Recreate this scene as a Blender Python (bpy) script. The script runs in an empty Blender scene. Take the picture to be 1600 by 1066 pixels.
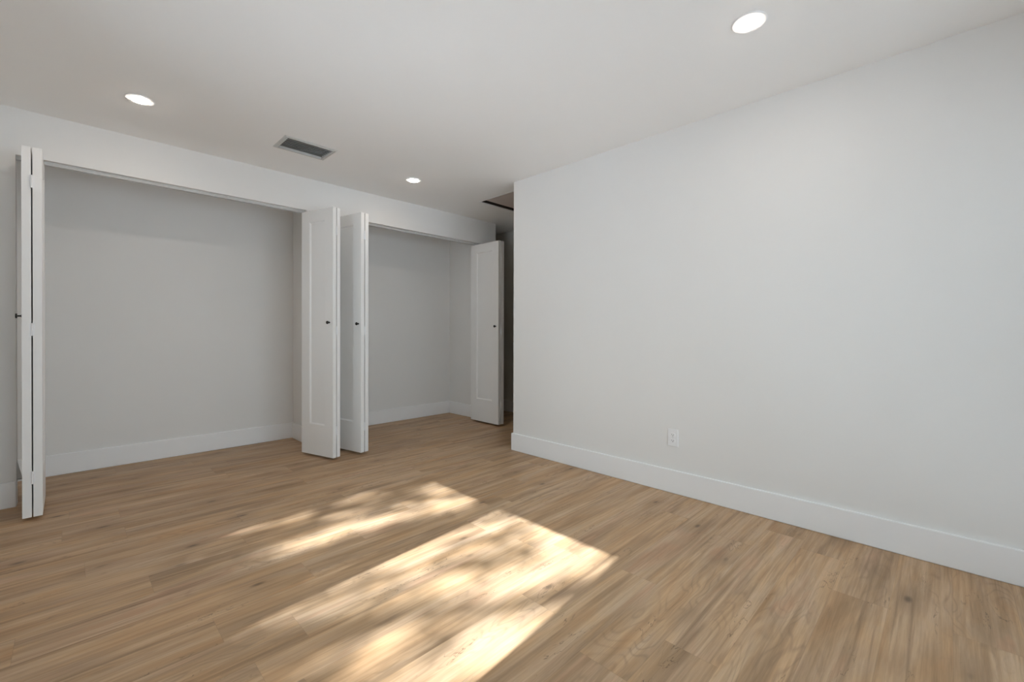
import bpy, bmesh, math, random
from mathutils import Vector, Matrix

scene = bpy.context.scene
COL = scene.collection
random.seed(7)
H = 2.45                       # ceiling height

# ------------------------------------------------------------------ camera
f_px, yaw, pitch, roll, cv, cam_h = 685.98, 0.7896, -0.0049, 0.0024, 522.32, 1.0817
Fw = Vector((math.sin(yaw) * math.cos(pitch), math.cos(yaw) * math.cos(pitch), math.sin(pitch)))
R0 = Vector((math.cos(yaw), -math.sin(yaw), 0))
U0 = R0.cross(Fw)
Rt = math.cos(roll) * R0 + math.sin(roll) * U0
Up = -math.sin(roll) * R0 + math.cos(roll) * U0
cam_data = bpy.data.cameras.new('camera')
cam = bpy.data.objects.new('camera', cam_data)
COL.objects.link(cam)
cam.matrix_world = Matrix(((Rt.x, Up.x, -Fw.x, 0), (Rt.y, Up.y, -Fw.y, 0), (Rt.z, Up.z, -Fw.z, cam_h), (0, 0, 0, 1)))
cam_data.sensor_fit = 'HORIZONTAL'
cam_data.sensor_width = 36
cam_data.lens = f_px / 1600 * 36
cam_data.shift_y = (cv - 533) / 1600
cam_data.clip_start = 0.02
scene.camera = cam

# ------------------------------------------------------------------ sky, sun, exposure
SKY_STRENGTH = 4.1
SUN_STRENGTH = 25.0
LAMP_STRENGTH = 140.0
SUN_EL = math.radians(38.8)
SUN_SLOPE = 0.085
world = bpy.data.worlds.new('sky')
scene.world = world
world.use_nodes = True
bg = world.node_tree.nodes['Background']
bg.inputs[0].default_value = (0.74, 0.88, 1.0, 1)
bg.inputs[1].default_value = SKY_STRENGTH
hz = Vector((-1, -SUN_SLOPE, 0)).normalized()
SUN_DIR = (hz * math.cos(SUN_EL) + Vector((0, 0, math.sin(SUN_EL)))).normalized()   # towards the sun
sun_data = bpy.data.lights.new('sun', 'SUN')
sun_data.energy = SUN_STRENGTH
sun_data.angle = math.radians(0.55)
sun_data.color = (0.88, 0.94, 1.06)
sun = bpy.data.objects.new('sun', sun_data)
COL.objects.link(sun)
sun.location = (-6, 0, 8)
sun.rotation_euler = SUN_DIR.to_track_quat('Z', 'Y').to_euler()


def portal(name, loc, rot, sx, sy):
    l = bpy.data.lights.new(name, 'AREA')
    l.shape = 'RECTANGLE'
    l.size, l.size_y = sx, sy
    l.cycles.is_portal = True
    o = bpy.data.objects.new(name, l)
    COL.objects.link(o)
    o.location = loc
    o.rotation_euler = rot


scene.view_settings.view_transform = 'Standard'
scene.view_settings.look = 'None'
scene.view_settings.gamma = 1
scene.view_settings.exposure = -0.1
scene.view_settings.use_curve_mapping = False
scene.cycles.max_bounces = 12
scene.cycles.diffuse_bounces = 8
scene.cycles.transparent_max_bounces = 12


# ------------------------------------------------------------------ materials
class NT:
    def __init__(self, mat):
        self.t = mat.node_tree
        self.n, self.l = self.t.nodes, self.t.links

    def new(self, kind, **kw):
        n = self.n.new(kind)
        for k, v in kw.items():
            setattr(n, k, v)
        return n

    def put(self, sock, v):
        if hasattr(v, 'is_output'):
            self.l.new(v, sock)
        else:
            sock.default_value = v

    def math(self, op, a, b=0.0, c=0.0, clamp=False):
        n = self.new('ShaderNodeMath', operation=op)
        n.use_clamp = clamp
        self.put(n.inputs[0], a)
        self.put(n.inputs[1], b)
        self.put(n.inputs[2], c)
        return n.outputs[0]

    def xyz(self, x, y, z=0.0):
        n = self.new('ShaderNodeCombineXYZ')
        for i, v in enumerate((x, y, z)):
            self.put(n.inputs[i], v)
        return n.outputs[0]

    def noise(self, vec, scale=1.0, detail=4.0, rough=0.5, dist=0.0):
        n = self.new('ShaderNodeTexNoise')
        self.put(n.inputs['Vector'], vec)
        n.inputs['Scale'].default_value = scale
        n.inputs['Detail'].default_value = detail
        n.inputs['Roughness'].default_value = rough
        n.inputs['Distortion'].default_value = dist
        return n.outputs['Fac']

    def ramp(self, fac, stops):
        n = self.new('ShaderNodeValToRGB')
        self.put(n.inputs[0], fac)
        e = n.color_ramp.elements
        while len(e) < len(stops):
            e.new(0.5)
        for el, (p, c) in zip(e, stops):
            el.position = p
            el.color = (*c, 1) if len(c) == 3 else c
        return n.outputs[0]

    def mix(self, fac, a, b, mode='MIX'):
        n = self.new('ShaderNodeMix', data_type='RGBA', blend_type=mode)
        self.put(n.inputs[0], fac)
        self.put(n.inputs[6], a)
        self.put(n.inputs[7], b)
        return n.outputs[2]

    def maprange(self, v, a, b, c=0.0, d=1.0):
        n = self.new('ShaderNodeMapRange')
        self.put(n.inputs[0], v)
        for i, k in enumerate((a, b, c, d)):
            n.inputs[i + 1].default_value = k
        return n.outputs[0]


def new_mat(name):
    m = bpy.data.materials.new(name)
    m.use_nodes = True
    return m, NT(m), m.node_tree.nodes['Principled BSDF']


def paint(name, col, rough, spec=0.3, bump=0.02, scale=220.0):
    m, t, p = new_mat(name)
    geo = t.new('ShaderNodeNewGeometry')
    n = t.noise(geo.outputs['Position'], 1.3, 3.0)
    v = t.maprange(n, 0.3, 0.7, 0.985, 1.0)
    t.l.new(t.mix(1.0, (*col, 1), t.xyz(v, v, v), 'MULTIPLY'), p.inputs['Base Color'])
    p.inputs['Roughness'].default_value = rough
    p.inputs['Specular IOR Level'].default_value = spec
    if bump:
        b = t.new('ShaderNodeBump')
        b.inputs['Strength'].default_value = bump
        b.inputs['Distance'].default_value = 0.002
        t.l.new(t.noise(geo.outputs['Position'], scale, 3.0), b.inputs['Height'])
        t.l.new(b.outputs[0], p.inputs['Normal'])
    return m


WALL = paint('wall paint', (0.80, 0.790, 0.775), 0.75, 0.2, 0.06)
CEIL = paint('ceiling paint', (0.93, 0.925, 0.915), 0.9, 0.1, 0.06)
TRIM = paint('trim paint', (0.88, 0.88, 0.885), 0.38, 0.4, 0)
DOORP = paint('door paint', (0.84, 0.832, 0.82), 0.42, 0.4, 0)
HATCHP = paint('hatch board', (0.62, 0.55, 0.52), 0.8, 0.1, 0)
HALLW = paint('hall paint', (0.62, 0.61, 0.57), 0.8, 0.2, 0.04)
PLASTIC = paint('white plastic', (0.84, 0.84, 0.85), 0.35, 0.5, 0)


def plain(name, col, rough, metal=0.0, spec=0.5):
    m, t, p = new_mat(name)
    geo = t.new('ShaderNodeNewGeometry')
    v = t.maprange(t.noise(geo.outputs['Position'], 40.0, 2.0), 0.3, 0.7, 0.93, 1.0)
    t.l.new(t.mix(1.0, (*col, 1), t.xyz(v, v, v), 'MULTIPLY'), p.inputs['Base Color'])
    p.inputs['Roughness'].default_value = rough
    p.inputs['Metallic'].default_value = metal
    p.inputs['Specular IOR Level'].default_value = spec
    return m


BLACK = plain('matte black metal', (0.012, 0.012, 0.012), 0.45)
SLOT = plain('dark slot', (0.03, 0.03, 0.03), 0.8)
DUCT = plain('dark duct', (0.035, 0.033, 0.03), 0.9)
LOUVER = plain('grey louver metal', (0.30, 0.295, 0.28), 0.6)
VENTW = plain('grey white vent enamel', (0.60, 0.60, 0.585), 0.6)
TRACKM = plain('white track metal', (0.62, 0.62, 0.61), 0.45)
STEEL = plain('zinc steel', (0.55, 0.55, 0.54), 0.4, 0.7)
ATTIC = plain('dark attic void', (0.045, 0.03, 0.025), 0.9)  # near-black colour stands in for the unlit void above the hatch
BARK = plain('bark', (0.12, 0.085, 0.06), 0.9)
LEAF = plain('green leaf', (0.08, 0.16, 0.04), 0.6)
BOUNCE_GROUND = plain('pale bounce ground', (0.52, 0.52, 0.53), 0.95)  # unseen ground, its paleness chosen to bounce sunlight onto the ceiling

m, t, p = new_mat('lamp lens')
p.inputs['Base Color'].default_value = (0.9, 0.9, 0.88, 1)
p.inputs['Emission Color'].default_value = (1.0, 0.91, 0.80, 1)
p.inputs['Emission Strength'].default_value = LAMP_STRENGTH
LENS = m

m, t, p = new_mat('window glass')
tr = t.new('ShaderNodeBsdfTransparent')
tr.inputs[0].default_value = (0.95, 0.97, 0.96, 1)
gl = t.new('ShaderNodeBsdfGlossy')
gl.inputs['Roughness'].default_value = 0.02
fr = t.new('ShaderNodeFresnel')
fr.inputs[0].default_value = 1.45
mx = t.new('ShaderNodeMixShader')
t.l.new(fr.outputs[0], mx.inputs[0])
t.l.new(tr.outputs[0], mx.inputs[1])
t.l.new(gl.outputs[0], mx.inputs[2])
t.l.new(mx.outputs[0], t.n['Material Output'].inputs[0])
GLASS = m


def floor_material():
    m, t, p = new_mat('oak vinyl plank')
    geo = t.new('ShaderNodeNewGeometry')
    sep = t.new('ShaderNodeSeparateXYZ')
    t.l.new(geo.outputs['Position'], sep.inputs[0])
    x, y = sep.outputs[0], sep.outputs[1]
    PW, PL = 0.18, 1.22
    ry = t.math('DIVIDE', t.math('ADD', y, 0.02), PW)
    row = t.math('FLOOR', ry)
    wn = t.new('ShaderNodeTexWhiteNoise', noise_dimensions='1D')
    t.l.new(row, wn.inputs['W'])
    rx = t.math('ADD', t.math('DIVIDE', x, PL), wn.outputs['Value'])
    pl = t.math('FLOOR', rx)
    wn2 = t.new('ShaderNodeTexWhiteNoise', noise_dimensions='2D')
    t.l.new(t.xyz(pl, row), wn2.inputs['Vector'])
    r1 = wn2.outputs['Value']
    sc = t.new('ShaderNodeSeparateColor')
    t.l.new(wn2.outputs['Color'], sc.inputs[0])
    r2, r3 = sc.outputs[1], sc.outputs[2]
    off = t.math('MULTIPLY', r1, 37.0)
    # broad tone drift along a plank, streaks, fine fibre
    vA = t.xyz(t.math('ADD', t.math('MULTIPLY', x, 1.1), off), t.math('MULTIPLY', y, 9.0), off)
    broad = t.noise(vA, 1.0, 3.0, 0.55, 0.4)
    vB = t.xyz(t.math('ADD', t.math('MULTIPLY', x, 1.8), off), t.math('MULTIPLY', y, 58.0), off)
    streak = t.noise(vB, 1.0, 6.0, 0.6, 0.6)
    vC = t.xyz(t.math('MULTIPLY', x, 14.0), t.math('MULTIPLY', y, 260.0), off)
    fibre = t.noise(vC, 1.0, 3.0, 0.6)
    # cathedral rings: contour lines of a stretched noise field
    vD = t.xyz(t.math('ADD', t.math('MULTIPLY', x, 1.6), off), t.math('MULTIPLY', y, 7.0), t.math('ADD', off, 4.0))
    fld = t.noise(vD, 1.0, 2.0, 0.5, 0.3)
    ring = t.math('PINGPONG', t.math('MULTIPLY', fld, 16.0), 0.5)
    ringl = t.maprange(ring, 0.0, 0.22, 1.0, 0.0)
    ringmask = t.maprange(t.noise(vA, 0.8, 2.0), 0.50, 0.66, 0.0, 1.0)
    ringv = t.math('MULTIPLY', t.math('MULTIPLY', ringl, ringmask), 0.30)
    base = t.ramp(broad, [(0.25, (0.365, 0.226, 0.120)), (0.44, (0.485, 0.312, 0.176)),
                          (0.58, (0.555, 0.368, 0.217)), (0.78, (0.600, 0.425, 0.270))])
    vH = t.xyz(t.math('ADD', t.math('MULTIPLY', x, 1.7), t.math('MULTIPLY', off, 1.7)), t.math('MULTIPLY', y, 8.0), off)
    hue = t.ramp(t.noise(vH, 1.0, 3.0, 0.6, 0.5), [(0.28, (1.05, 0.97, 0.88)), (0.45, (1.0, 1.0, 1.0)), (0.58, (0.95, 1.0, 1.10)), (0.74, (1.05, 0.965, 1.02))])
    c = t.mix(0.9, base, hue, 'MULTIPLY')
    pv = t.maprange(r3, 0.0, 1.0, 0.95, 1.04)
    c = t.mix(1.0, c, t.xyz(pv, pv, pv), 'MULTIPLY')
    sv = t.maprange(streak, 0.28, 0.64, 0.78, 1.07)
    svg = t.math('MULTIPLY', sv, t.maprange(sv, 0.78, 1.07, 0.965, 1.0))
    svb = t.math('MULTIPLY', sv, t.maprange(sv, 0.78, 1.07, 0.90, 1.0))
    c = t.mix(1.0, c, t.xyz(sv, svg, svb), 'MULTIPLY')
    # long dark heartwood streaks
    vS = t.xyz(t.math('ADD', t.math('MULTIPLY', x, 1.0), t.math('MULTIPLY', off, 2.3)), t.math('MULTIPLY', y, 24.0), off)
    ds = t.maprange(t.noise(vS, 1.0, 5.0, 0.62, 0.7), 0.53, 0.70, 0.0, 0.62)
    c = t.mix(ds, c, (0.20, 0.118, 0.062, 1))
    fv = t.maprange(fibre, 0.3, 0.7, 0.93, 1.05)
    c = t.mix(1.0, c, t.xyz(fv, fv, fv), 'MULTIPLY')
    c = t.mix(ringv, c, (0.16, 0.10, 0.06, 1))
    # knots and dark cracks
    vo = t.new('ShaderNodeTexVoronoi')
    vo.inputs['Scale'].default_value = 1.0
    vo.inputs['Randomness'].default_value = 1.0
    t.l.new(t.xyz(t.math('MULTIPLY', x, 2.3), t.math('MULTIPLY', y, 5.4), 3.0), vo.inputs['Vector'])
    wob = t.math('MULTIPLY', t.math('SUBTRACT', t.noise(vC, 0.15, 2.0), 0.5), 0.06)
    kd = t.math('ADD', vo.outputs['Distance'], wob)
    knot = t.maprange(kd, 0.02, 0.085, 0.75, 0.0)
    halo = t.maprange(kd, 0.03, 0.34, 0.42, 0.0)
    c = t.mix(halo, c, (0.22, 0.135, 0.078, 1))
    c = t.mix(knot, c, (0.085, 0.052, 0.03, 1))
    vE = t.xyz(t.math('ADD', t.math('MULTIPLY', x, 2.3), off), t.math('MULTIPLY', y, 11.0), off)
    crk = t.math('ABSOLUTE', t.math('SUBTRACT', t.noise(vE, 1.0, 4.0, 0.6, 0.5), 0.5))
    crkl = t.maprange(crk, 0.0, 0.006, 1.0, 0.0)
    crkm = t.maprange(t.noise(vE, 0.9, 1.0), 0.55, 0.64, 0.0, 0.75)
    c = t.mix(t.math('MULTIPLY', crkl, crkm), c, (0.10, 0.062, 0.036, 1))
    # seams
    ey = t.math('MULTIPLY', t.math('PINGPONG', ry, 0.5), PW)
    ex = t.math('MULTIPLY', t.math('PINGPONG', rx, 0.5), PL)
    seam = t.maprange(t.math('MINIMUM', ey, ex), 0.0, 0.0016, 0.22, 0.0)
    c = t.mix(seam, c, (0.09, 0.06, 0.04, 1))
    t.l.new(c, p.inputs['Base Color'])
    t.l.new(t.maprange(streak, 0.3, 0.7, 0.50, 0.40), p.inputs['Roughness'])
    p.inputs['Specular IOR Level'].default_value = 0.35
    b = t.new('ShaderNodeBump')
    b.inputs['Strength'].default_value = 0.12
    b.inputs['Distance'].default_value = 0.001
    t.l.new(fibre, b.inputs['Height'])
    t.l.new(b.outputs[0], p.inputs['Normal'])
    return m


FLOOR = floor_material()


# ------------------------------------------------------------------ mesh helpers
def box(bm, x0, x1, y0, y1, z0, z1):
    v = [bm.verts.new(c) for c in ((x0, y0, z0), (x1, y0, z0), (x1, y1, z0), (x0, y1, z0),
                                   (x0, y0, z1), (x1, y0, z1), (x1, y1, z1), (x0, y1, z1))]
    for q in ((3, 2, 1, 0), (4, 5, 6, 7), (0, 1, 5, 4), (1, 2, 6, 5), (2, 3, 7, 6), (3, 0, 4, 7)):
        bm.faces.new([v[i] for i in q])
    return v


def cyl(bm, a, b, r0, r1=None, n=20, cap=True):
    a, b = Vector(a), Vector(b)
    r1 = r0 if r1 is None else r1
    d = (b - a).normalized()
    u = d.orthogonal().normalized()
    w = d.cross(u)
    A, B = [], []
    for i in range(n):
        q = 2 * math.pi * i / n
        o = u * math.cos(q) + w * math.sin(q)
        A.append(bm.verts.new(a + o * r0))
        B.append(bm.verts.new(b + o * r1))
    for i in range(n):
        j = (i + 1) % n
        bm.faces.new((A[i], A[j], B[j], B[i]))
    if cap:
        bm.faces.new(A[::-1])
        bm.faces.new(B)


def lathe(bm, base, axis, prof, n=28):
    """prof: (distance along axis, radius); closed at the ends"""
    base, d = Vector(base), Vector(axis).normalized()
    u = d.orthogonal().normalized()
    w = d.cross(u)
    rings = []
    for s, r in prof:
        if r <= 1e-6:
            rings.append([bm.verts.new(base + d * s)])
        else:
            rings.append([bm.verts.new(base + d * s + (u * math.cos(2 * math.pi * i / n) + w * math.sin(2 * math.pi * i / n)) * r) for i in range(n)])
    for A, B in zip(rings, rings[1:]):
        for i in range(n):
            j = (i + 1) % n
            if len(A) == 1 and len(B) == 1:
                continue
            if len(A) == 1:
                bm.faces.new((A[0], B[j], B[i]))
            elif len(B) == 1:
                bm.faces.new((A[i], A[j], B[0]))
            else:
                bm.faces.new((A[i], A[j], B[j], B[i]))


def obj(name, bm, mat, parent=None, bevel=0.0, smooth=False, seg=2):
    bmesh.ops.recalc_face_normals(bm, faces=bm.faces[:])
    me = bpy.data.meshes.new(name)
    bm.to_mesh(me)
    bm.free()
    me.materials.append(mat)
    o = bpy.data.objects.new(name, me)
    COL.objects.link(o)
    if parent:
        o.parent = parent
    if smooth:
        for f in me.polygons:
            f.use_smooth = True
    if bevel:
        b = o.modifiers.new('bevel', 'BEVEL')
        b.width = bevel
        b.segments = seg
        b.limit_method = 'ANGLE'
        b.angle_limit = math.radians(40)
    return o


def tag(o, label, cat, group=None):
    o['label'] = label
    o['category'] = cat
    if group:
        o['group'] = group
    return o


def thing(name, loc, label, cat, group=None, rz=0.0):
    o = bpy.data.objects.new(name, None)
    COL.objects.link(o)
    o.location = loc
    o.rotation_euler = (0, 0, rz)
    o.empty_display_size = 0.1
    return tag(o, label, cat, group)


def struct(name, boxes, mat, bevel=0.0, parent=None, cat=None, label=None):
    bm = bmesh.new()
    for b in boxes:
        box(bm, *b)
    o = obj(name, bm, mat, parent, bevel)
    if parent is None:
        o['kind'] = 'structure'
        o['category'] = cat or name.split('_')[0]
        if label:
            o['label'] = label
    return o


def merge(bm, d=1e-5):
    """weld boxes and drop the faces two boxes share"""
    bmesh.ops.remove_doubles(bm, verts=bm.verts[:], dist=d)
    seen = {}
    for f in bm.faces[:]:
        k = frozenset(v.index for v in f.verts)
        seen.setdefault(k, []).append(f)
    kill = [f for fs in seen.values() if len(fs) > 1 for f in fs]
    bmesh.ops.delete(bm, geom=kill, context='FACES')


def plate(name, xs, ys, z0, z1, holes, mat, label, axis='z', cat=None):
    """a slab cut by rectangular holes; axis says which way the slab is thin"""
    bm = bmesh.new()
    cx = sorted(set([xs[0], xs[1]] + [v for h in holes for v in h[:2]]))
    cy = sorted(set([ys[0], ys[1]] + [v for h in holes for v in h[2:]]))
    for a0, a1 in zip(cx, cx[1:]):
        for b0, b1 in zip(cy, cy[1:]):
            ma, mb = (a0 + a1) / 2, (b0 + b1) / 2
            if any(h[0] < ma < h[1] and h[2] < mb < h[3] for h in holes):
                continue
            if axis == 'z':
                box(bm, a0, a1, b0, b1, z0, z1)
            elif axis == 'x':          # a = y, b = z
                box(bm, z0, z1, a0, a1, b0, b1)
            else:                      # axis y: a = x, b = z
                box(bm, a0, a1, z0, z1, b0, b1)
    bm.verts.index_update()
    bmesh.ops.remove_doubles(bm, verts=bm.verts[:], dist=1e-5)
    bm.verts.index_update()
    seen = {}
    for f in bm.faces[:]:
        seen.setdefault(frozenset(v.index for v in f.verts), []).append(f)
    bmesh.ops.delete(bm, geom=[f for fs in seen.values() if len(fs) > 1 for f in fs], context='FACES')
    o = obj(name, bm, mat)
    o['kind'] = 'structure'
    o['category'] = cat or name.split('_')[0]
    o['label'] = label
    return o


# ------------------------------------------------------------------ the setting
XL, XR = -0.50, 2.867          # left and right wall faces
YF, YB = -0.75, 4.066          # wall behind the camera, closet wall face
YE = 2.823                     # where the right wall ends
YR = 4.737                     # closet rear wall face
HZ = 2.165                     # closet header underside
HALLX = 4.215
O1 = (-0.231, 1.498)
O2 = (1.700, 3.560)
VENT = (1.086, 1.405, 3.304, 3.516)
HATCH = (3.045, 3.66, 2.93, 3.495)

struct('floor', [(XL - 0.18, HALLX + 0.12, YF - 0.18, 5.72, -0.12, 0.0)], FLOOR, label='tan oak plank floor running through room and closets')
plate('ceiling', (XL - 0.18, HALLX + 0.12), (YF - 0.18, 5.72), H, H + 0.12, [VENT, HATCH], CEIL, 'flat white ceiling')
struct('wall_right', [(XR, XR + 0.12, YF - 0.18, YE, 0, H)], WALL, label='blank white right wall with an outlet low down')
W1 = (0.86, 2.66, 0.72, 2.058)
plate('wall_left', (YF - 0.18, YR + 0.1), (0, H), XL - 0.18, XL, [W1], WALL, 'white wall with the sunny window', 'x')
W2 = (0.10, 2.72, 0.02, 2.12)  # wall opening added for the invented fill-light door
plate('wall_front', (XL, XR), (0, H), YF - 0.18, YF, [W2], WALL, 'white wall with an added fill-light door behind the camera', 'y')
plate('wall_back', (XL, 3.803), (0, H), YB, YB + 0.10, [(O1[0], O1[1], 0, HZ), (O2[0], O2[1], 0, HZ)], WALL,
      'white closet front wall with two openings', 'y')
struct('wall_closet_rear', [(XL, 3.59, YR, YR + 0.10, 0, H)], WALL, label='white rear wall of both closets')
struct('wall_closet_left', [(XL, -0.34, YB + 0.10, YR, 0, H)], WALL, label='white left side wall of the wide closet')
struct('wall_closet_divider', [(1.607, 1.690, YB + 0.10, YR, 0, H)], WALL, label='white wall between the two closets')
struct('wall_closet_right', [(3.59, 3.803, YB + 0.10, 5.6, 0, H)], WALL, label='white right end wall of the narrow closet')
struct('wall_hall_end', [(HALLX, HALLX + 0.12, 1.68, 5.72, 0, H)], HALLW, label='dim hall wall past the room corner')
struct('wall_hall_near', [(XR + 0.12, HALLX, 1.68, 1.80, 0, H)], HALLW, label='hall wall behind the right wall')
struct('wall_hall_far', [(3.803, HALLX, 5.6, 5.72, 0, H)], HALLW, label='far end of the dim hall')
o = struct('ground', [(-26, XL - 0.18, -26, 26, -0.3, -0.10), (XL - 0.18, 26, -26, YF - 0.18, -0.3, -0.10)], BOUNCE_GROUND, label='unseen ground outside the windows, made pale to bounce light indoors')

BBH, BBT = 0.157, 0.015


def baseboard(name, runs, label, hgt=BBH):
    """runs: list of (x0,x1,y0,y1) footprints of straight pieces"""
    bm = bmesh.new()
    for x0, x1, y0, y1 in runs:
        box(bm, x0, x1, y0, y1, 0.0, hgt)
    o = obj(name, bm, TRIM, bevel=0.005, seg=2)
    o['kind'] = 'structure'
    o['category'] = 'baseboard'
    o['label'] = label


baseboard('baseboard_right', [(XR - BBT, XR, YF + BBT, YE + BBT)], 'tall white baseboard along the right wall')
baseboard('baseboard_corner', [(XR, XR + 0.12, YE, YE + BBT)], 'white baseboard across the end of the right wall')
baseboard('baseboard_left', [(XL, XL + BBT, YF, YB)], 'white baseboard on the window wall')
baseboard('baseboard_front', [(XL + BBT, W2[0], YF, YF + BBT), (W2[1], XR - BBT, YF, YF + BBT)], 'white baseboard behind the camera')
baseboard('baseboard_back', [(XL + BBT, O1[0], YB - BBT, YB), (O1[1], O2[0], YB - BBT, YB), (O2[1], 3.803, YB - BBT, YB)], 'white baseboard on the closet front wall')
baseboard('baseboard_closet_left', [(-0.34, 1.607, YR - BBT, YR), (1.607 - BBT, 1.607, YB + 0.1, YR - BBT), (-0.34, -0.34 + BBT, YB + 0.1, YR - BBT)],
          'white baseboard inside the wide closet')
baseboard('baseboard_closet_right', [(1.69, 3.59, YR - BBT, YR), (3.59 - BBT, 3.59, YB + 0.1, YR - BBT), (1.69, 1.69 + BBT, YB + 0.1, YR - BBT)],
          'white baseboard inside the narrow closet')
baseboard('baseboard_hall', [(HALLX - BBT, HALLX, 4.14, 5.6), (3.803, 3.803 + BBT, YB, 5.6)], 'white baseboard in the dim hall')


# hall door: its knob peeks past the room corner
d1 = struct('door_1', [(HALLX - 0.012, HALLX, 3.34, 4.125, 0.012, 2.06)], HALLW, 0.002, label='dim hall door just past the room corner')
bm = bmesh.new()
lathe(bm, (HALLX - 0.012, 4.066, 0.955), (-1, 0, 0), [(0, 0), (0, 0.026), (0.006, 0.026), (0.008, 0.010), (0.03, 0.010), (0.036, 0.022), (0.05, 0.026), (0.06, 0.02), (0.063, 0)])
obj('door_knob', bm, BLACK, d1, smooth=True)


# ------------------------------------------------------------------ windows
def window(name, axis, wall0, wall1, a0, a1, z0, z1, label, fx):
    """two sliding panes in a white frame; fx = frame centre across the wall"""
    def bb(bm, p0, p1, q0, q1, s0, s1):
        if axis == 'x':
            box(bm, q0, q1, p0, p1, s0, s1)
        else:
            box(bm, p0, p1, q0, q1, s0, s1)
    fw, fd = 0.04, 0.03
    bm = bmesh.new()
    q0, q1 = fx - fd, fx + fd
    bb(bm, a0, a1, q0, q1, z0, z0 + fw)
    bb(bm, a0, a1, q0, q1, z1 - fw, z1)
    bb(bm, a0, a0 + fw, q0, q1, z0 + fw, z1 - fw)
    bb(bm, a1 - fw, a1, q0, q1, z0 + fw, z1 - fw)
    root = obj(name, bm, TRIM, bevel=0.002)
    root['kind'] = 'structure'
    root['category'] = 'window'
    root['label'] = label
    mid = (a0 + a1) / 2 + 0.01
    bm = bmesh.new()
    bb(bm, mid - 0.043, mid + 0.043, q0 + 0.004, q1 - 0.004, z0 + fw, z1 - fw)
    obj('meeting_rail', bm, TRIM, root, bevel=0.002)
    for p0, p1 in ((a0 + fw, mid - 0.043), (mid + 0.043, a1 - fw)):
        bm = bmesh.new()
        bb(bm, p0, p1, fx - 0.003, fx + 0.003, z0 + fw, z1 - fw)
        obj('pane', bm, GLASS, root)
    return root


window('window_1', 'x', XL - 0.18, XL, *W1, 'white sliding window that throws the sun patch', XL - 0.13)
window('fill_door', 'y', YF - 0.18, YF, *W2, 'added glass sliding door behind the camera that lets in fill light', YF - 0.13)['category'] = 'door'  # unseen door, added behind the camera to supply fill light
portal('window portal', (XL - 0.20, (W1[0] + W1[1]) / 2, (W1[2] + W1[3]) / 2), (0, -math.pi / 2, 0), W1[3] - W1[2], W1[1] - W1[0])
portal('fill door portal', ((W2[0] + W2[1]) / 2, YF - 0.20, (W2[2] + W2[3]) / 2), (math.pi / 2, 0, 0), W2[1] - W2[0], W2[3] - W2[2])


# ------------------------------------------------------------------ bifold doors
DZ0, DZ1 = 0.02, 2.126


def panel_bm(x0, x1, w):
    """one shaker leaf: recessed field on both faces; local y runs from the fold (0) to the far stile (w)"""
    bm = bmesh.new()
    st, top, bot, ch, dp = 0.105, 0.098, 0.262, 0.012, 0.009
    V = bm.verts.new

    def face(x, sgn):
        def ring(a, c, d, e, xx):
            return [V((xx, a, d)), V((xx, c, d)), V((xx, c, e)), V((xx, a, e))]
        r0 = ring(0, w, DZ0, DZ1, x)
        r1 = ring(st, w - st, DZ0 + bot, DZ1 - top, x)
        r2 = ring(st + ch, w - st - ch, DZ0 + bot + ch, DZ1 - top - ch, x + sgn * dp)
        for a, b in ((r0, r1), (r1, r2)):
            for i in range(4):
                j = (i + 1) % 4
                bm.faces.new((a[i], a[j], b[j], b[i]))
        bm.faces.new(r2)
        return r0
    L, R = face(x0, 1), face(x1, -1)
    for i in range(4):
        j = (i + 1) % 4
        bm.faces.new((L[i], L[j], R[j], R[i]))
    return bm


def bifold(loc, rz, w, th, gap, knob_z, pivot_left, label, knob_y=0.045):
    root = thing('bifold_door', (loc[0], loc[1], 0), label, 'door', 'white folded closet doors', rz)
    p1 = obj('door_panel', panel_bm(0, th, w), DOORP, root, bevel=0.0015)
    p2 = obj('door_panel', panel_bm(th + gap, 2 * th + gap, w), DOORP, root, bevel=0.0015)
    for z in (0.246, 1.090, 1.930):
        bm = bmesh.new()
        cx = th + gap / 2
        cyl(bm, (cx, -0.003, z - 0.036), (cx, -0.003, z + 0.036), 0.0062, n=14)
        box(bm, cx - 0.010, cx + 0.010, -0.0016, 0.002, z - 0.034, z + 0.034)
        box(bm, cx - 0.0024, cx + 0.0024, 0.0, 0.024, z - 0.034, z + 0.034)
        obj('hinge', bm, PLASTIC, root)
    bm = bmesh.new()
    lathe(bm, (0.0, knob_y, knob_z), (-1, 0, 0), [(-0.002, 0), (-0.002, 0.0075), (0.003, 0.0075), (0.005, 0.0045), (0.017, 0.0045), (0.0175, 0.0125), (0.0185, 0.0135),
                                               (0.024, 0.0135), (0.0252, 0.0125), (0.0252, 0)])
    k = obj('knob', bm, BLACK, root, smooth=False)
    k['label'] = 'matte black knob'
    px = th / 2 if pivot_left else 1.5 * th + gap
    gx = 1.5 * th + gap if pivot_left else th / 2
    bm = bmesh.new()
    cyl(bm, (px, w - 0.03, 0.0), (px, w - 0.03, DZ0 + 0.002), 0.006, n=12)
    obj('bottom_pivot', bm, STEEL, root)
    bm = bmesh.new()
    cyl(bm, (px, w - 0.03, DZ1 - 0.002), (px, w - 0.03, 2.150), 0.005, n=12)
    cyl(bm, (gx, w - 0.03, DZ1 - 0.002), (gx, w - 0.03, 2.150), 0.005, n=12)
    obj('top_pin', bm, STEEL, root)
    return root


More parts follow.
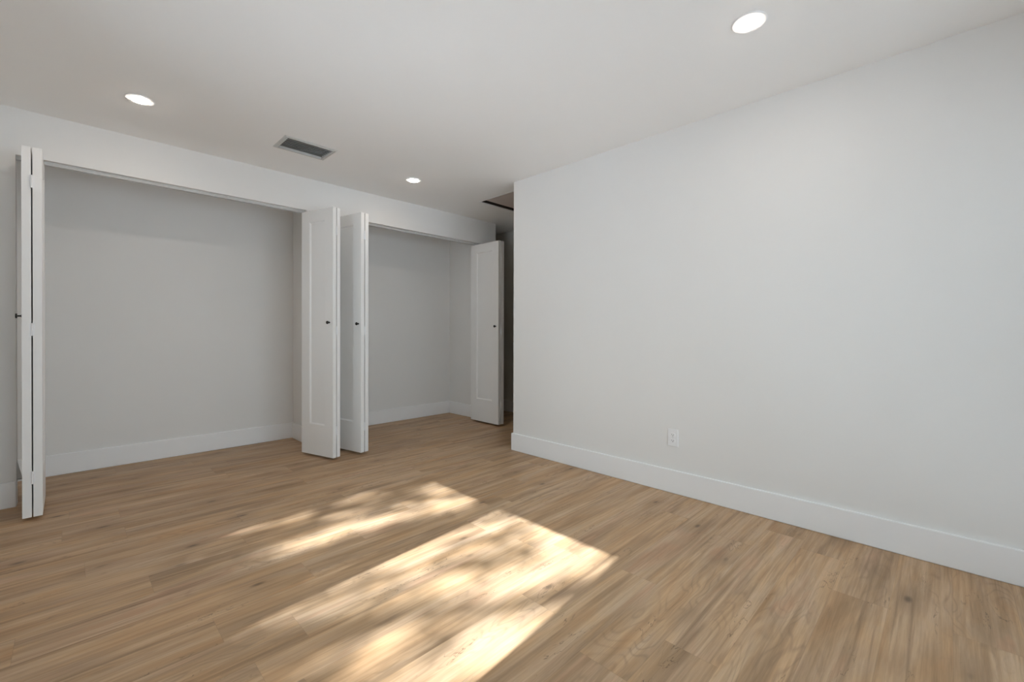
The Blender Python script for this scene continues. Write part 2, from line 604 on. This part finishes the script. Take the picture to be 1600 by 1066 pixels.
dA = bifold((-0.189, 3.696), 0.0, 0.425, 0.037, 0.006, 1.166, True,
            'white bifold door folded edge-on at the left end of the wide closet', knob_y=0.03)
dB = bifold((1.552, 3.643), math.asin(0.278), 0.405, 0.031, 0.009, 1.158, False,
            'white bifold door folded at the right end of the wide closet, its panel face and knob showing')
dC = bifold((1.795, 3.638), math.asin(0.218), 0.435, 0.035, 0.010, 1.151, True,
            'white bifold door folded at the left end of the narrow closet, close behind another folded door', knob_y=0.034)
dD = bifold((3.443, 3.633), 0.0, 0.485, 0.040, 0.007, 1.147, False,
            'white bifold door folded at the right end of the narrow closet, beside the dim hall')

# jamb bracket beside the left door
bm = bmesh.new()
jx = O1[0]
box(bm, jx, jx + 0.003, YB + 0.012, YB + 0.050, 0.158, 0.276)
box(bm, jx + 0.003, jx + 0.034, YB + 0.012, YB + 0.050, 0.158, 0.161)
vs = [(jx + 0.003, YB + 0.030, 0.270), (jx + 0.024, YB + 0.030, 0.162), (jx + 0.003, YB + 0.030, 0.162)]
A = [bm.verts.new(v) for v in vs]
B = [bm.verts.new((v[0], v[1] + 0.004, v[2])) for v in vs]
bm.faces.new(A)
bm.faces.new(B[::-1])
for i in range(3):
    bm.faces.new((A[i], B[i], B[(i + 1) % 3], A[(i + 1) % 3]))
br = obj('jamb_bracket', bm, TRACKM)
tag(br, 'small pale metal bracket low on the left jamb of the wide closet', 'bracket')


def track(x0, x1, label):
    bm = bmesh.new()
    y0, y1 = YB + 0.030, YB + 0.062
    box(bm, x0, x1, y0, y1, HZ - 0.004, HZ)
    box(bm, x0, x1, y0, y0 + 0.003, HZ - 0.022, HZ - 0.004)
    box(bm, x0, x1, y1 - 0.003, y1, HZ - 0.022, HZ - 0.004)
    box(bm, x0, x1, y0 + 0.003, y0 + 0.011, HZ - 0.022, HZ - 0.0195)
    box(bm, x0, x1, y1 - 0.011, y1 - 0.003, HZ - 0.022, HZ - 0.0195)
    tag(obj('door_track', bm, TRACKM), label, 'track', 'overhead closet door tracks')


track(O1[0], O1[1], 'pale metal door track under the header of the wide closet')
track(O2[0], O2[1], 'pale metal door track under the header of the narrow closet')


# ------------------------------------------------------------------ recessed lights
def make_light(x, y, label):
    root = thing('recessed_light', (x, y, H), label, 'ceiling light', 'recessed ceiling lights')
    bm = bmesh.new()
    lathe(bm, (0, 0, 0), (0, 0, -1), [(0.0, 0.0705), (0.002, 0.0705), (0.0045, 0.066), (0.0045, 0.046), (0.002, 0.0445), (0.0, 0.0445)], 48)
    obj('trim_ring', bm, TRIM, root, smooth=False)
    bm = bmesh.new()
    lathe(bm, (0, 0, 0), (0, 0, -1), [(0.0, 0.0445), (0.0050, 0.0440), (0.0080, 0.0400), (0.0100, 0.0310), (0.0112, 0.0160), (0.0115, 0.0)], 48)
    l = obj('lens', bm, LENS, root)
    l['label'] = 'glowing white lens'
    return root


lp = make_light(0.297, 3.392, 'round lit ceiling light over the wide closet, the one farthest left')


def copy_thing(src, loc, label):
    r = src.copy()
    COL.objects.link(r)
    r.location = loc
    r['label'] = label
    for ch in list(src.children):
        c = ch.copy()
        COL.objects.link(c)
        c.parent = r
    return r


for x, y, lab in ((2.188, 3.426, 'round lit ceiling light over the narrow closet, right of the ceiling vent'),
                  (2.113, 0.628, 'round lit ceiling light nearest the viewer, near the right wall')):
    copy_thing(lp, (x, y, H), lab)
# unseen fourth light, added to brighten the room; completes a square grid
copy_thing(lp, (0.297, 0.628, H), 'added fill ceiling light above the viewer, outside the picture')

# ------------------------------------------------------------------ ceiling vent
x0, x1, y0, y1 = VENT
vent = thing('ceiling_vent', ((x0 + x1) / 2, (y0 + y1) / 2, H), 'grey rectangular ceiling vent with dark louvers above the wide closet', 'vent')
cx, cy = vent.location.x, vent.location.y
hx, hy = (x1 - x0) / 2, (y1 - y0) / 2
bm = bmesh.new()
ox, oy = hx + 0.026, hy + 0.026
outer0 = [(-ox, -oy, 0), (ox, -oy, 0), (ox, oy, 0), (-ox, oy, 0)]
sx, sy = ox - 0.006, oy - 0.006
rings = [outer0, [(-sx, -sy, -0.006), (sx, -sy, -0.006), (sx, sy, -0.006), (-sx, sy, -0.006)],
         [(-hx - 0.004, -hy - 0.004, -0.009), (hx + 0.004, -hy - 0.004, -0.009), (hx + 0.004, hy + 0.004, -0.009), (-hx - 0.004, hy + 0.004, -0.009)],
         [(-hx + 0.001, -hy + 0.001, -0.007), (hx - 0.001, -hy + 0.001, -0.007), (hx - 0.001, hy - 0.001, -0.007), (-hx + 0.001, hy - 0.001, -0.007)],
         [(-hx + 0.001, -hy + 0.001, 0.03), (hx - 0.001, -hy + 0.001, 0.03), (hx - 0.001, hy - 0.001, 0.03), (-hx + 0.001, hy - 0.001, 0.03)]]
rv = [[bm.verts.new(c) for c in r] for r in rings]
for a, b in zip(rv, rv[1:]):
    for i in range(4):
        j = (i + 1) % 4
        bm.faces.new((a[i], a[j], b[j], b[i]))
obj('vent_frame', bm, VENTW, vent)
bm = bmesh.new()
box(bm, -hx - 0.02, hx + 0.02, -hy - 0.02, hy + 0.02, 0.125, 0.135)
box(bm, -hx - 0.02, hx + 0.02, -hy - 0.02, -hy - 0.005, 0.121, 0.125)
obj('duct_back', bm, DUCT, vent)
bm = bmesh.new()
NS = 7
for i in range(NS):
    yc = -hy + (i + 0.5) * 2 * hy / NS
    a = math.radians(38)
    dy, dz, th = 0.0115 * math.cos(a), 0.0115 * math.sin(a), 0.0012
    v = []
    for X in (-hx + 0.002, hx - 0.002):
        v.append([bm.verts.new((X, yc - dy, 0.004 - dz + 0.0035)), bm.verts.new((X, yc + dy, 0.004 + dz + 0.0035)),
                  bm.verts.new((X, yc + dy, 0.004 + dz + th * 2 + 0.0035)), bm.verts.new((X, yc - dy, 0.004 - dz + th * 2 + 0.0035))])
    a_, b_ = v
    for k in range(4):
        j = (k + 1) % 4
        bm.faces.new((a_[k], a_[j], b_[j], b_[k]))
    bm.faces.new(a_[::-1])
    bm.faces.new(b_)
obj('louvers', bm, LOUVER, vent)

# ------------------------------------------------------------------ attic hatch in the hall ceiling
x0, x1, y0, y1 = HATCH
hatch = thing('attic_hatch', ((x0 + x1) / 2, (y0 + y1) / 2, H), 'recessed attic hatch in the hall ceiling with a dark gap along one edge', 'hatch')
hx, hy = (x1 - x0) / 2, (y1 - y0) / 2
bm = bmesh.new()
for b in ((-hx - 0.02, hx + 0.02, hy, hy + 0.02), (-hx - 0.02, hx + 0.02, -hy - 0.02, -hy), (-hx - 0.02, -hx, -hy, hy), (hx, hx + 0.02, -hy, hy)):
    box(bm, *b, -0.004, 0.0)
obj('hatch_frame', bm, TRIM, hatch, bevel=0.001)
bm = bmesh.new()
box(bm, -hx + 0.003, hx - 0.003, -hy + 0.003, hy - 0.05, 0.012, 0.03)
obj('hatch_panel', bm, HATCHP, hatch, bevel=0.002)
bm = bmesh.new()
box(bm, -hx - 0.03, hx + 0.03, -hy - 0.03, hy + 0.03, 0.36, 0.38)
box(bm, -hx - 0.03, hx + 0.03, hy, hy + 0.03, 0.12, 0.36)
box(bm, -hx - 0.03, hx + 0.03, -hy - 0.03, -hy, 0.12, 0.36)
box(bm, -hx - 0.03, -hx, -hy, hy, 0.12, 0.36)
box(bm, hx, hx + 0.03, -hy, hy, 0.12, 0.36)
box(bm, -hx + 0.001, hx - 0.001, hy - 0.004, hy - 0.001, 0.004, 0.12)  # dark sheet that paints the shade in the gap
obj('hatch_shaft', bm, ATTIC, hatch)

# ------------------------------------------------------------------ wall outlet
out = thing('wall_outlet', (XR, 1.309, 0.372), 'white duplex outlet low on the right wall above the baseboard', 'outlet')
bm = bmesh.new()
box(bm, -0.006, 0.0, -0.035, 0.035, -0.0575, 0.0575)
obj('cover_plate', bm, PLASTIC, out, bevel=0.0025, seg=3)
for s in (-1, 1):
    bm = bmesh.new()
    zc = s * 0.0195
    n = 20
    ring0, ring1 = [], []
    for i in range(n):
        q = 2 * math.pi * i / n
        yy, zz = 0.0172 * math.cos(q), max(-0.0125, min(0.0125, 0.0172 * math.sin(q)))
        ring0.append(bm.verts.new((-0.0055, yy, zc + zz)))
        ring1.append(bm.verts.new((-0.0078, yy * 0.97, zc + zz * 0.97)))
    for i in range(n):
        j = (i + 1) % n
        bm.faces.new((ring0[i], ring0[j], ring1[j], ring1[i]))
    bm.faces.new(ring1)
    rc = obj('receptacle', bm, PLASTIC, out)
    bm = bmesh.new()
    box(bm, -0.0082, -0.0076, 0.0052, 0.0070, zc - 0.002, zc + 0.0065)
    box(bm, -0.0082, -0.0076, -0.0070, -0.0052, zc - 0.001, zc + 0.0055)
    cyl(bm, (-0.0082, 0, zc - 0.0065), (-0.0076, 0, zc - 0.0065), 0.0026, n=12)
    obj('slots', bm, SLOT, rc)
bm = bmesh.new()
lathe(bm, (-0.0055, 0, 0), (-1, 0, 0), [(0, 0.0032), (0.0012, 0.0028), (0.0016, 0)], 12)
obj('screw', bm, STEEL, out)

# ------------------------------------------------------------------ the tree outside the window
# Bright flecks on the floor are gaps in the crown, followed up along the sunbeams.
BRIGHT = [  # x, y, half length along the streak, half width, strength
    (1.16, 2.315, 0.40, 0.085, 1.25), (0.72, 2.715, 0.15, 0.035, 0.55), (0.95, 2.64, 0.14, 0.035, 0.40), (1.19, 2.495, 0.14, 0.035, 0.5),
    (1.43, 2.68, 0.18, 0.05, 0.5), (1.72, 2.20, 0.20, 0.10, 0.75), (1.80, 2.44, 0.12, 0.10, 0.8),
    (1.48, 1.29, 0.42, 0.085, 1.1), (1.10, 1.54, 0.20, 0.05, 0.9), (1.43, 1.83, 0.32, 0.06, 0.75), (0.84, 1.69, 0.18, 0.045, 0.5),
    (1.05, 1.81, 0.24, 0.05, 0.5), (0.76, 1.38, 0.24, 0.07, 0.55), (0.90, 1.13, 0.44, 0.085, 0.95), (1.86, 1.5, 0.14, 0.25, 0.55), (1.5, 1.62, 0.2, 0.05, 0.45)]
DARK = [(0.87, 1.46, 0.22, 0.035, 0.7), (1.22, 1.235, 0.26, 0.03, 0.75), (1.33, 1.56, 0.32, 0.03, 0.4), (0.65, 1.6, 0.10, 0.05, 0.5), (0.55, 1.2, 0.1, 0.2, 0.4),
        (1.85, 1.93, 0.1, 0.03, 0.3), (1.42, 1.11, 0.14, 0.04, 0.7), (1.0, 1.62, 0.16, 0.03, 0.4)]


def lit(x, y):
    near = y < 1.985 + 0.10 * (x - 1.85)
    v = 0.21 if near else 0.035
    if near and x > 1.0:
        v += 0.10
    for bx, by, a, b, s in BRIGHT:
        q = ((x - bx) / a) ** 2 + ((y - by + 0.10 * (x - bx)) / b) ** 2
        v += s * math.exp(-q * 1.1)
    for bx, by, a, b, s in DARK:
        q = ((x - bx) / a) ** 2 + ((y - by + 0.45 * (x - bx)) / b) ** 2
        v -= s * math.exp(-q * 1.1)
    v *= max(0.02, min(1.0, (x - 0.42 - 0.12 * math.sin(y * 9.0)) / 0.22))
    return v


rng = random.Random(21)
tree = thing('tree', (-8.4, 0.6, -0.10), 'leafy green tree outside the window', 'tree')
T0 = Vector(tree.location)
leaf_pts = []
for _ in range(13000):
    x, y = rng.uniform(0.1, 2.05), rng.uniform(0.7, 3.1)
    if rng.random() > -math.log(min(1.0, max(0.008, lit(x, y)))) / 7.0:
        continue
    s = rng.uniform(10.2, 12.4)
    leaf_pts.append((Vector((x, y, 0)) + SUN_DIR * s, rng.uniform(0.020, 0.034)))
n_in = 0
while n_in < 1300:
    q = Vector((rng.gauss(0, 1), rng.gauss(0, 1), rng.gauss(0, 1))).normalized() * rng.uniform(0.45, 1.0) ** 0.5
    P = Vector((-7.9 + q.x * 1.7, 0.8 + q.y * 2.4, 6.9 + q.z * 1.6))
    g = P - SUN_DIR * (P.z / SUN_DIR.z)
    if 0.1 < g.x < 2.05 and 0.7 < g.y < 3.1:
        continue
    leaf_pts.append((P, rng.uniform(0.035, 0.06)))
    n_in += 1
bm = bmesh.new()
for P, r in leaf_pts:
    a = Vector((rng.gauss(0, 1), rng.gauss(0, 1), rng.gauss(0, 0.6))).normalized()
    nrm = (SUN_DIR * 0.9 + Vector((rng.gauss(0, 1), rng.gauss(0, 1), rng.gauss(0, 1))) * 0.4).normalized()
    b = nrm.cross(a).normalized()
    a = b.cross(nrm)
    C = P - T0
    pts = [C - a * r * 1.6, C - a * r * 0.4 + b * r * 0.8 + nrm * r * 0.2, C + a * r * 1.7, C - a * r * 0.4 - b * r * 0.8 + nrm * r * 0.2]
    v = [bm.verts.new(p) for p in pts]
    bm.faces.new((v[0], v[1], v[2]))
    bm.faces.new((v[0], v[2], v[3]))
me = bpy.data.meshes.new('foliage')
bm.to_mesh(me)
bm.free()
me.materials.append(LEAF)
fo = bpy.data.objects.new('foliage', me)
COL.objects.link(fo)
fo.parent = tree
bm = bmesh.new()
prev = Vector((0, 0, 0))
rad = 0.15
for i in range(1, 8):
    nx = Vector((0.04 * math.sin(i * 1.3), 0.05 * math.sin(i * 0.9), i * 0.88))
    cyl(bm, prev, nx, rad, rad * 0.9, 14)
    prev, rad = nx, rad * 0.9
obj('trunk', bm, BARK, tree, smooth=True)
for i in range(9):
    z = 4.4 + i * 0.2
    a = i * 2.4
    bm = bmesh.new()
    p0 = Vector((0, 0, z))
    L = rng.uniform(0.9, 1.5)
    p1 = p0 + Vector((math.cos(a) * L * 0.5, math.sin(a) * L * 0.7, 0.45))
    p2 = p1 + Vector((math.cos(a) * L * 0.4, math.sin(a) * L * 0.6, 0.30))
    cyl(bm, p0, p1, 0.045, 0.028, 10)
    cyl(bm, p1, p2, 0.028, 0.010, 10)
    obj('branch', bm, BARK, tree, smooth=True)
